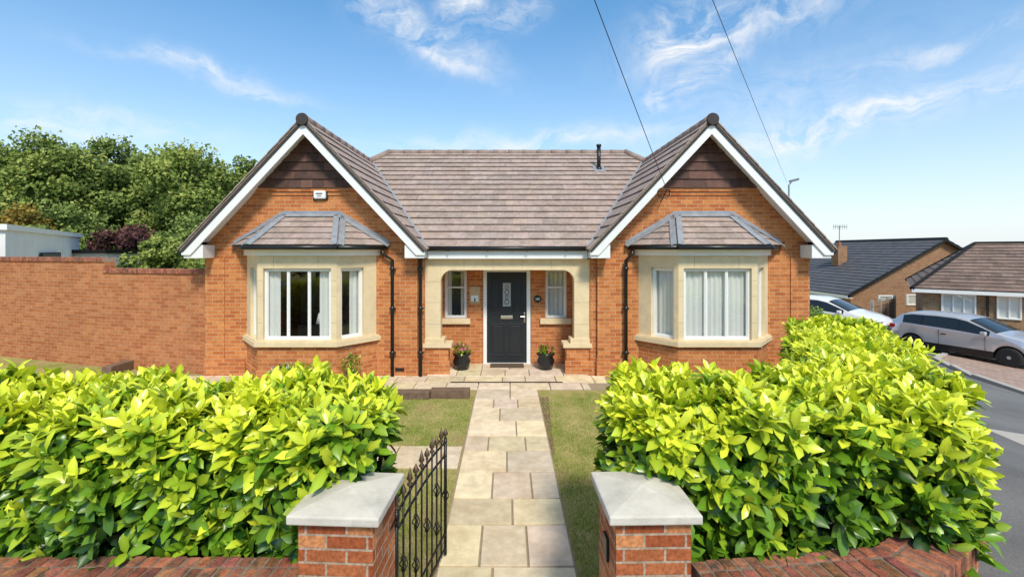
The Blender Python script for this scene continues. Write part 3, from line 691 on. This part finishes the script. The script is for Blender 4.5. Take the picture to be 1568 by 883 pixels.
# ---------------------------------------------------------------- neighbouring bungalows
NA='brown_brick_bungalow'; root(NA); w=P(NA,'walls','brick_brown')
xl,xm,xrr,yf,yb,ze,zrdg=19.6,24.8,30,26,34,.27,3.2
box(w,xl,xrr,yf+.2,yb,-2.3,ze-.02); prism(w,[(xl,yf,-2.3),(xrr,yf,-2.3),(xrr,yf,ze),(xm,yf,zrdg-.08),(xl,yf,ze)],(0,.19,0))
sl_=(zrdg-ze)/(xm-xl); ov=.4
tiles(NA,'roof_left','tile_dark',[(xl-ov,yb+.3,ze-ov*sl_),(xl-ov,yf-.3,ze-ov*sl_),(xm,yf-.3,zrdg),(xm,yb+.3,zrdg)],.33,.33)
tiles(NA,'roof_right','tile_dark',[(xrr+ov,yf-.3,ze-ov*sl_),(xrr+ov,yb+.3,ze-ov*sl_),(xm,yb+.3,zrdg),(xm,yf-.3,zrdg)],.33,.33)
tube(P(NA,'ridge','tile_dark'),[(xm,yf-.3,zrdg),(xm,yb+.3,zrdg)],.12,8)
fa=P(NA,'fascia','white'); box(fa,xl-ov-.02,xl-ov,yf-.3,yb,ze-ov*sl_-.2,ze-ov*sl_-.02); box(fa,xl-ov,xl,yf-.2,yb,ze-ov*sl_-.2,ze-ov*sl_-.17)
for s2 in (-1,1): prism(P(NA,'verge','tile_dark'),[(xm,yf-.31,zrdg),(xm+s2*5.6,yf-.31,zrdg-5.6*sl_),(xm+s2*5.6,yf-.31,zrdg-5.6*sl_-.12),(xm,yf-.31,zrdg-.12)],(0,.02,0))
window((22.8,26),(23.9,26),0,1.1,-.55,.05,2,NA,-.05); window((21.2,26),(22.0,26),0,.8,-1.9,.0,1,NA,-.05)
for y in (27.0,29.2,31.4): window((xl,y+1.6),(xl,y),0,1.6,-1.1,-.12,2,NA,-.05); box(P(NA,'interior','room'),xl-.012,xl-.004,y,y+1.6,-1.1,-.12)
rmn=P(NA,'interior','room'); box(rmn,22.75,23.95,26.0-.012,26.0-.004,-.57,.07); box(rmn,21.15,22.05,25.988,25.996,-1.92,.02)
box(P(NA,'chimney_stack','brick_brown'),21.8,22.4,30.0,30.6,1.0,2.85); tube(P(NA,'chimney_pot','pot_terra'),[(22.1,30.3,2.85),(22.1,30.3,3.1)],.11,10)
ae=P(NA,'tv_aerial','steel'); tube(ae,[(22.1,30.3,2.8),(22.1,30.3,4.2)],.025,6); tube(ae,[(21.65,30.2,4.15),(22.65,30.4,4.15)],.02,6)
for i in range(7): x=21.7+i*.15; tube(ae,[(x,30.3,3.95),(x,30.3,4.3)],.012,5)
x0,y0,ze,zg=16.9,19.2,1.0,-1.9
NB='hipped_bungalow'; pv=V((x0-.15,y0-.35,0)); root(NB,Matrix.Translation(pv)@Matrix.Rotation(math.radians(-40),4,'Z')@Matrix.Translation(-pv)); w=P(NB,'walls','brick_tan')
x1=30; y1=25.8; yr=22.5; zr=2.87
box(w,x0+.2,x1,y0,y1,zg,ze+.0)
e0=(x0-.15,y0-.35,ze);e1=(x1+.4,y0-.35,ze);e2=(x1+.4,y1+.35,ze);e3=(x0-.15,y1+.35,ze); r0=(x0+2.05,yr,zr); r1=(x1-3,yr,zr)
tiles(NB,'roof_front','tile_red',[e0,e1,r1,r0],.3,.28,.022,.28); tiles(NB,'roof_left','tile_red',[e3,e0,r0],.3,.28,.022,.28)
tiles(NB,'roof_back','tile_red',[e2,e3,r0,r1],.3,.28); tiles(NB,'roof_right','tile_red',[e1,e2,r1],.3,.28)
for a,b in ((r0,r1),(e0,r0),(e3,r0)): tube(P(NB,'ridge_tiles','tile_red'),[a,b],.09,8)
fa=P(NB,'fascia','white'); box(fa,x0-.15,x1,y0-.36,y0-.33,ze-.15,ze-.01); box(fa,x0-.13,x1,y0-.33,y0,ze-.15,ze-.13); box(fa,x0-.14,x0-.12,y0-.33,y1,ze-.15,ze-.01)
for a,b,n in ((17.65,18.65,3),(19.2,19.85,2),(20.4,21.4,3),(22.5,24,3)):
    window((a,y0),(b,y0),0,b-a,-.05,.83,n,NB,-.06); box(P(NB,'blinds','curtain'),a,b,y0-.008,y0-.002,-.05,.83)
tube(P(NB,'downpipe','black_pl'),[(18.95,19.1,.9),(18.95,19.1,-1.3)],.04,6)
FN='wooden_fence'; root(FN); fw=P(FN,'boards','fencewood')
fa_,fb_=(16.5,20.6),(19.5,22.9); Lf=math.hypot(fb_[0]-fa_[0],fb_[1]-fa_[1])
n=int(Lf/.12)
for i in range(n): obox(fw,fa_,fb_,i*Lf/n,(i+1)*Lf/n-.015,-1.4,.18+R.uniform(-.01,.01),0,.02)
for i in range(4): obox(P(FN,'posts','concrete'),fa_,fb_,i*Lf/3.1,i*Lf/3.1+.1,-1.4,.3,-.05,.06)
for z in (-.9,0): obox(fw,fa_,fb_,0,Lf,z,z+.08,-.03,-.001)
OH='opposite_house'; root(OH); w=P(OH,'walls','brick_brown'); box(w,-9,5,-26,-19,0,4.8)
tiles(OH,'roof_front','tile_red',[(5.4,-18.6,4.7),(-9.4,-18.6,4.7),(-9.4,-22.5,7.4),(5.4,-22.5,7.4)],.33,.33); tiles(OH,'roof_back','tile_red',[(-9.4,-26.4,4.7),(5.4,-26.4,4.7),(5.4,-22.5,7.4),(-9.4,-22.5,7.4)],.33,.33)
for a in (-7.5,-3,2): 
    for z in (.8,3.1): box(P(OH,'windows','white'),a,a+1.6,-19,-18.97,z,z+1.2); box(P(OH,'window_glass','carglass'),a+.08,a+1.52,-18.97,-18.96,z+.08,z+1.12)
# ---------------------------------------------------------------- cars
def lerp(pts,x):
    if x<=pts[0][0]: return pts[0][1]
    for (a,b),(c,d) in zip(pts[:-1],pts[1:]):
        if x<=c: return b+(d-b)*(x-a)/(c-a)
    return pts[-1][1]
def car(name,paint,loc,ang,scale=1):
    root(name,Matrix.Translation(loc)@Matrix.Rotation(ang,4,'Z')@Matrix.Scale(scale,4))
    zt_=[(-1.975,.70),(-1.955,.95),(-1.90,1.03),(-1.78,1.17),(-1.6,1.32),(-1.3,1.395),(-.6,1.43),(-.1,1.42),(.2,1.36),(.6,1.18),(.98,.99),(1.12,.945),(1.5,.88),(1.78,.79),(1.92,.68),(1.975,.52)]
    bl=[(-1.975,.86),(-1.5,.97),(-.5,.93),(.9,.87),(1.1,.87),(2,.5)]
    wd=[(-1.975,.66),(-1.9,.76),(-1.6,.835),(-1,.865),(.9,.86),(1.5,.82),(1.8,.74),(1.975,.56)]
    xs=sorted(set([round(-1.975+i*3.95/110,4) for i in range(111)])); W=1.235; RA=.35
    vs=[]
    for x in xs:
        zb=.20
        if x>1.8 or x<-1.8: zb=.24
        for wx in (-W,W):
            if abs(x-wx)<RA: zb=max(zb,.30+math.sqrt(RA**2-(x-wx)**2))
        top=lerp(zt_,x); w=lerp(wd,x); belt=min(lerp(bl,x),top-.02); gh=max(0,top-belt)
        low=max(zb+.01,min(.42,belt-.04)); mid=max(low+.01,min(.66,belt-.02)); belt=max(belt,mid+.005); top=max(top,belt+.01)
        yr_=w-.03-.36*max(0,min(.52,gh-.03))
        def L2(t): return (w-.025+(yr_-w+.025)*t, belt+(top-.035*min(1,gh*4)-belt)*t)
        p=[(w-.05,zb),(w-.012,low),(w,mid),(w-.025,belt),L2(.07),L2(.86),L2(1),(yr_*.62,top-.004),(0,top+.012)]
        for y,z in p: vs.append((x,y,z))
        for y,z in p[::-1][1:]: vs.append((x,-y,z))
    S=17; fs=[];mi=[]
    for i in range(len(xs)-1):
        xm_=(xs[i]+xs[i+1])/2; top=lerp(zt_,xm_); gh=top-lerp(bl,xm_)
        for k in range(S-1):
            fs.append((i*S+k,i*S+k+1,(i+1)*S+k+1,(i+1)*S+k)); kk=min(k,15-k); m_=0
            if kk==4 and gh>.12 and (-1.55<xm_<-1.0 or -.93<xm_<-.0 or .05<xm_<.78): m_=1
            elif kk==4 and gh>.12 and -1.55<xm_<.78: m_=2
            if kk in(6,7) and (.24<xm_<.93 or -1.88<xm_<-1.50): m_=1
            if kk==0 : m_=2
            mi.append(m_)
    fs.append(tuple(range(S))[::-1]); mi.append(0); fs.append(tuple(range((len(xs)-1)*S,len(xs)*S))); mi.append(0)
    me=bpy.data.meshes.new('body'); me.from_pydata(vs,[],fs)
    for nm in (paint,'carglass','black_pl'): me.materials.append(MATS[nm])
    for p_,m_ in zip(me.polygons,mi): p_.material_index=m_; p_.use_smooth=len(p_.vertices)==4
    bm=bmesh.new();bm.from_mesh(me);bmesh.ops.recalc_face_normals(bm,faces=bm.faces);bm.to_mesh(me);bm.free()
    ob=bpy.data.objects.new('body',me); sc.collection.objects.link(ob); ob.parent=ROOT[name]
    box(P(name,'underbody','black_pl'),-1.7,1.7,-.66,.66,.18,.62)
    ty=P(name,'tyres','tyre',0,True); al=P(name,'alloy_wheels','alloy',.004); ab=P(name,'wheel_backs','black_pl')
    for wx in (-W,W):
        for s in (-1,1):
            c=(wx,s*.745,.305); lathe(ty,c,[(.20,-.09),(.285,-.095),(.305,-.07),(.305,.07),(.285,.095),(.20,.09)],28,'y')
            lathe(ab,(wx,s*.80,.305),[(.20,-.02),(.20,.0)],24,'y'); lathe(al,(wx,s*.82,.305),[(.05,-.02),(.045,.012)],14,'y')
            for k in range(24):
                a0=2*math.pi*k/24; a1=2*math.pi*(k+1)/24
                q=[(wx+r_*math.cos(a),s*.82,.305+r_*math.sin(a)) for r_,a in ((.185,a0),(.205,a0),(.205,a1),(.185,a1))]
                prism(al,q,(0,s*.012,0))
            for k in range(5):
                a=2*math.pi*k/5+.3; ca,sa=math.cos(a),math.sin(a)
                q=[(wx+ca*r_-sa*t_,s*.815,.305+sa*r_+ca*t_) for r_,t_ in ((.03,-.03),(.19,-.018),(.19,.018),(.03,.03))]
                prism(al,q,(0,s*.014,0))
    tl=P(name,'tail_lights','tail',.01); hl=P(name,'head_lights','alloy',.01); tr=P(name,'trim','black_pl',.004)
    for s in (-1,1):
        a,b=sorted((s*.50,s*.775)); box(tl,-1.965,-1.80,a,b,.76,.90)
        a,b=sorted((s*.44,s*.735)); box(hl,1.66,1.90,a,b,.60,.72)
        box(P(name,'mirrors',paint,.03),.62,.76,min(s*.86,s*1.0),max(s*.86,s*1.0),.90,1.02)
        box(tr,-.42,-.28,min(s*.845,s*.875),max(s*.845,s*.875),.76,.79)
        box(tr,-.475,-.468,min(s*.80,s*.8665),max(s*.80,s*.8665),.34,.9); box(tr,.70,.707,min(s*.80,s*.866),max(s*.80,s*.866),.36,.86)
    box(tr,1.93,1.985,-.38,.38,.36,.58); box(P(name,'number_plate','white'),1.984,1.99,-.26,.26,.42,.52)
    box(P(name,'rear_plate','plaque'),-1.985,-1.97,-.26,.26,.55,.66)
cxs,cys=14.55,14.3
car('silver_hatchback_car','paint_silver',(cxs,cys,gz(cxs)+.05),math.radians(-68),.93)
car('white_car','paint_white',(12.4,17.6,gz(12.4)+.01),math.radians(-55),.97)
# ---------------------------------------------------------------- street lamp, pole, wires
SL='street_lamp'; root(SL); s=P(SL,'column','steel',0,True); X,Y=(1208-777)/697*30,30
tube(s,[(X,Y,-2),(X,Y,1.5),(X,Y,6.9)],[.09,.08,.05],10); tube(s,[(X,Y,6.85),(X+.1,Y-.1,7.05),(X+.2,Y-.15,7.1)],.035,8)
prism(P(SL,'lantern','steel',.02),[(X+.0,Y-.05,7.04),(X+.5,Y-.3,7.16),(X+.55,Y-.15,7.16),(X+.05,Y+.1,7.04)],(0,0,.14))
TP='telegraph_pole'; root(TP); tube(P(TP,'pole','sleeper',0,True),[(-3.75,-3,0),(-3.75,-3,9.6)],[.14,.10],12)
def wire(name,a,b,r,sag):
    a=V(a);b=V(b); root(name); pts=[a.lerp(b,i/30)-V((0,0,sag*4*(i/30)*(1-i/30))) for i in range(31)]
    tube(P(name,'cable','black_pl',0,True),pts,r,6)
wire('overhead_wire',(3.1,8.9,3.80),(-3.7,-3,9.35),.006,.08)
wire('overhead_wire.001',(X-.1,Y,7.0),(-3.9,-3,7.3),.0075,.1)
# ---------------------------------------------------------------- hedges
hedge('laurel_hedge',[(-6.6,3.2),(-1.14,3.2)],.49,.70,1.515,215,L=.138)
hedge('laurel_hedge.001',[(1.03,3.24),(2.66,3.26),(3.42,4.4),(5.0,7.0)],.48,.70,1.545,215,L=.138,drop=lambda x,y: np.clip((y-4.0)*.05,0,.18))
hedge('boundary_hedge',[(8.2,12.6),(7.2,10.4),(5.9,8.2)],.38,.0,.92,150,PALD,.11,6)
# ---------------------------------------------------------------- potted plants
def plant(name,c,pr,potmat,n,h,spread,flower=None,pal=PAL,L=.06):
    root(name); lathe(P(name,'pot',potmat,0,True),c,pr,24)
    lathe(P(name,'soil','soil'),(c[0],c[1],c[2]+pr[-1][1]-.04),[(pr[-1][0]*.9,0),(pr[-1][0]*.9,.01)],16)
    top=c[2]+pr[-1][1]
    th=rng.uniform(0,6.28,n); r=spread*np.sqrt(rng.uniform(0,1,n)); z=top+h*rng.uniform(0,1,n)*(1.1-r/spread*.6)
    pos=np.stack([c[0]+r*np.cos(th),c[1]+r*np.sin(th),z],1); ax=np.stack([np.cos(th)*.5,np.sin(th)*.5,np.ones(n)],1)+rng.normal(0,.3,(n,3))
    v,q,cl=shoots(pos,ax,rng.uniform(.2,.7,n),6,L,pal); bigmesh('foliage',v,q,cl,'leaf',name)
    stm=P(name,'stems','bark')
    for i in range(0,n,4): tube(stm,[(c[0],c[1],top-.03),tuple(pos[i])],.004,4)
    if flower is not None:
        m=n//2; sel=rng.choice(n,m,replace=False); fp=pos[sel]+ax[sel]*.045
        v,q,cl=shoots(fp,ax[sel],np.full(m,.8),5,.042,[np.array(flower)*.8,np.array(flower),np.array(flower)]); bigmesh('flowers',v,q,cl,'leaf',name)
pp=[(.10,0),(.15,.03),(.19,.18),(.15,.28),(.19,.31),(.20,.345),(.17,.35)]
plant('potted_plant',(-.98,9.78,.03),pp,'pot_black',45,.26,.19,(.85,.22,.45)); plant('potted_plant.001',(.82,9.78,.03),pp,'pot_black',45,.18,.17,(.85,.18,.2))
plant('potted_shrub',(-2.92,8.5,.03),[(.11,0),(.16,.24),(.17,.25),(.15,.25)],'pot_terra',50,.50,.2)
plant('planter_plant',(-4.05,8.3,.03),[(.13,0),(.2,.30),(.23,.33),(.2,.33)],'pot_green',60,.16,.22,(.85,.7,.7))
# ---------------------------------------------------------------- trees
def tree(name,x,y,h,rad,pal,nl=11000,ls=.26,trunk_h=.3,seed=0,nc=46):
    r_=np.random.default_rng(seed+11); root(name); bk=P(name,'trunk','bark',0,True)
    z0=gz(x)-.1; th=h*trunk_h
    tube(bk,[(x,y,z0),(x+.1,y,z0+th*.6),(x,y+.1,z0+th),(x+.1,y,z0+h*.7)],[h*.028,h*.022,h*.017,h*.006],10)
    cl=[]
    for i in range(nc):
        for _ in range(40):
            p=r_.uniform(-1,1,3)
            if np.linalg.norm(p)<1 and np.linalg.norm(p)>.3: break
        k=1-.30*max(0,p[2])**2
        c=np.array([x+p[0]*rad*k,y+p[1]*rad*k,z0+h*.51+p[2]*h*.41]); cl.append((c,r_.uniform(.20,.38)*rad))
        if i%4==0:
            s=(x,y,z0+th*(.8+r_.uniform(0,.6))); mid=(V(s)+V(c))/2+V((0,0,-.2)); tube(bk,[s,mid,tuple(c)],[h*.010,h*.006,h*.002],6)
    per=nl//len(cl); PS=[];CS=[]
    for c,cr in cl:
        d=norm(r_.normal(0,1,(per,3))); rr=cr*(r_.uniform(.25,1.15,per)**.6); rr*=1+.3*np.sin(d[:,0]*7+c[0])*np.sin(d[:,2]*6+c[2])
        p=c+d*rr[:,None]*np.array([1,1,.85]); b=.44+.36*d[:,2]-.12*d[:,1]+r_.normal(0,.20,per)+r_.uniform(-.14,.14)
        PS.append(p);CS.append(b)
    p=np.concatenate(PS); b=np.clip(np.concatenate(CS),0,1)[:,None]; n=len(p)
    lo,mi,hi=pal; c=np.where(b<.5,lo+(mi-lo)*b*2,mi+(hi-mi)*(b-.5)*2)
    a=norm(r_.normal(0,1,(n,3))+np.array([0,-.6,.5])); u=norm(np.cross(a,r_.normal(0,1,(n,3)))); w=np.cross(a,u)
    s=ls*r_.uniform(.5,1.2,n)[:,None]
    v=np.stack([p-u*s*.5,p-w*s*.32,p+u*s*.5,p+w*s*.32],1)
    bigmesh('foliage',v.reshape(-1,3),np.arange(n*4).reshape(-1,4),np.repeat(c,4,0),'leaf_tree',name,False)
TG=[np.array(c) for c in ((.045,.075,.022),(.15,.215,.055),(.34,.40,.11))]
TG2=[np.array(c) for c in ((.05,.085,.022),(.18,.25,.055),(.42,.46,.12))]
TO=[np.array(c) for c in ((.08,.06,.02),(.30,.22,.05),(.52,.36,.08))]
TPp=[np.array(c) for c in ((.03,.014,.015),(.10,.045,.045),(.22,.10,.08))]
def at(u,Y): return (u-777)/697*Y
for i,(u,v,Y,rad,pal,nl) in enumerate([(-60,205,30,3.8,TG,13000),(75,190,31,4.1,TG2,24000),(180,202,33,4.0,TG,24000),(300,205,32,3.9,TG2,24000),(378,232,35,2.8,TG,16000),(245,218,38,4.2,TG,18000),(130,208,38,4.2,TG,18000),(15,200,37,4.2,TG,18000)]):
    tree('broadleaf_tree' if i==0 else 'broadleaf_tree.%03d'%i,at(u,Y),Y,2.58+(383-v)/697*Y,rad,pal,nl,.30,.2,i,54)
for i,(u,v,Y,rad,pal,nm) in enumerate([(205,325,22,1.5,TPp,'purple_leaf_shrub'),(20,290,24,1.9,TO,'autumn_shrub'),(100,305,25,2.4,TG,'garden_shrub'),(280,330,22,1.6,TG,'garden_shrub.001'),(245,355,20,1.2,TG2,'garden_shrub.002'),(165,315,27,2.4,TG,'garden_shrub.003'),(330,315,26,2.4,TG,'garden_shrub.004'),(60,335,21,1.3,TG,'garden_shrub.005'),(-30,310,26,2.4,TG,'garden_shrub.006')]):
    tree(nm,at(u,Y),Y,2.58+(383-v)/697*Y,rad,pal,7500,.21,.15,30+i,34)
for i,(x,y) in enumerate(((9,-17),(-14,-16))): tree('street_tree' if i==0 else 'street_tree.001',x,y,8,2.6,TG,4000,.38,.25,60+i,30)
finalize()
# ---------------------------------------------------------------- light & world
el=math.radians(48); az=math.atan2(.24,-.90)
sd=V((math.sin(az)*math.cos(el),math.cos(az)*math.cos(el),math.sin(el)))
sun=bpy.data.lights.new('sun','SUN'); sun.energy=3.7; sun.angle=math.radians(11); sun.color=(1,.92,.79)
so=bpy.data.objects.new('sun',sun); sc.collection.objects.link(so); so.rotation_euler=(-sd).to_track_quat('-Z','Y').to_euler()
w=bpy.data.worlds.new('World'); sc.world=w; w.use_nodes=True; nt=w.node_tree; bg=nt.nodes['Background']
sky=nt.nodes.new('ShaderNodeTexSky'); sky.sky_type='NISHITA'; sky.sun_disc=False; sky.sun_elevation=el; sky.sun_rotation=az
sky.air_density=1.0; sky.dust_density=.6; sky.ozone_density=2.0
tc=nt.nodes.new('ShaderNodeTexCoord').outputs['Generated']
def vm(op,a,b=None,out=0):
    n=nt.nodes.new('ShaderNodeVectorMath'); n.operation=op
    for i,v in enumerate((a,b)):
        if v is None: continue
        if isinstance(v,bpy.types.NodeSocket): nt.links.new(v,n.inputs[i])
        else: n.inputs[i].default_value=v
    return n.outputs['Value'] if op=='DOT_PRODUCT' else n.outputs[0]
def ma(op,a,b=0,c=0,clamp=False):
    n=nt.nodes.new('ShaderNodeMath'); n.operation=op; n.use_clamp=clamp
    for i,v in enumerate((a,b,c)):
        if isinstance(v,bpy.types.NodeSocket): nt.links.new(v,n.inputs[i])
        else: n.inputs[i].default_value=v
    return n.outputs[0]
clouds=[(650,45,80,20,-.45,.9),(760,30,55,16,.3,.6),(705,12,22,14,.3,1.0),(690,85,50,10,-.5,.8),(1060,60,50,34,.1,1.0),(1130,40,100,18,.1,.8),(1085,110,45,18,.9,.8),(1015,150,18,22,.3,.9),(1300,190,120,17,.15,1.0),(330,112,80,8,-.1,.7),(1420,75,70,9,.1,.6),(830,215,150,14,0,.8),(80,185,110,14,.1,.6),(1560,135,30,10,0,.8),(1180,170,130,50,.1,.3)]
tot=None
warp=nd(nt,'ShaderNodeTexNoise',Scale=6.0,Detail=6); nt.links.new(tc,warp.inputs['Vector'])
wv=vm('ADD',tc,vm('SCALE',vm('SUBTRACT',warp.outputs['Color'],(.5,.5,.5))))
sn=wv.node.inputs[1].links[0].from_node; sn.inputs['Scale'].default_value=.14
for (u,v,su,sv,rot,dn) in clouds:
    d0=V(((u-777)/697,1,(383-v)/697)); d0.normalize(); t1=V((0,0,1)).cross(d0).normalized()*-1; t2=t1.cross(d0).normalized()
    if t2.z<0: t2=-t2
    a1=t1*math.cos(rot)+t2*math.sin(rot); a2=-t1*math.sin(rot)+t2*math.cos(rot)
    A=ma('MULTIPLY',vm('DOT_PRODUCT',wv,tuple(a1)),697/su); B=ma('MULTIPLY',vm('DOT_PRODUCT',wv,tuple(a2)),697/sv)
    e_=ma('ADD',ma('MULTIPLY',A,A),ma('MULTIPLY',B,B)); g_=ma('MULTIPLY',ma('EXPONENT',ma('MULTIPLY',e_,-.7)),dn)
    fw_=ma('GREATER_THAN',vm('DOT_PRODUCT',tc,tuple(d0)),0); g_=ma('MULTIPLY',g_,fw_)
    tot=g_ if tot is None else ma('MAXIMUM',tot,g_)
mp=nt.nodes.new('ShaderNodeMapping'); mp.inputs['Rotation'].default_value=(0,math.radians(25),0); mp.inputs['Scale'].default_value=(6,6,20); nt.links.new(wv,mp.inputs[0])
n1=noise(nt,mp.outputs[0],1.0,8,.68,.8); n2=noise(nt,wv,11,7,.62,1.0)
st_=ma('MULTIPLY',ma('SUBTRACT',ma('ADD',ma('MULTIPLY',n1,.6),ma('MULTIPLY',n2,.4)),.41),5.5,clamp=True)
cf=ma('MULTIPLY',ma('MULTIPLY',st_,tot),1.05,clamp=True)
sx=nt.nodes.new('ShaderNodeSeparateXYZ'); nt.links.new(tc,sx.inputs[0])
zz_=ma('MAXIMUM',sx.outputs[2],0)
hz=ma('MULTIPLY',ma('EXPONENT',ma('MULTIPLY',zz_,-5.2)),.9,clamp=True)
tint=mixc(nt,ma('MULTIPLY',zz_,2.1,clamp=True),(1.3,1.4,1.4),(.50,1.22,1.48))
c=mixc(nt,1.0,sky.outputs[0],tint,'MULTIPLY')
c=mixc(nt,hz,c,(6.1,6.4,6.8)); c=mixc(nt,cf,c,(6.8,6.9,7.0))
# pale tint added to the unseen upper sky to keep the fill light neutral
c=mixc(nt,ma('MULTIPLY',ma('SUBTRACT',zz_,.55),1.9,clamp=True),c,(5.0,4.9,4.7))
nt.links.new(c,bg.inputs['Color']); bg.inputs['Strength'].default_value=.145
# ---------------------------------------------------------------- camera
cam=bpy.data.cameras.new('camera'); co=bpy.data.objects.new('camera',cam); sc.collection.objects.link(co); sc.camera=co
co.location=(0,0,2.58); co.rotation_euler=(math.radians(90),0,0); cam.sensor_width=36; cam.lens=16.0
cam.shift_x=(784-777)/1568; cam.shift_y=-(441.5-383)/1568; cam.clip_end=2000; cam.clip_start=.05
sc.view_settings.view_transform='Standard'; sc.view_settings.look='None'; sc.view_settings.exposure=0
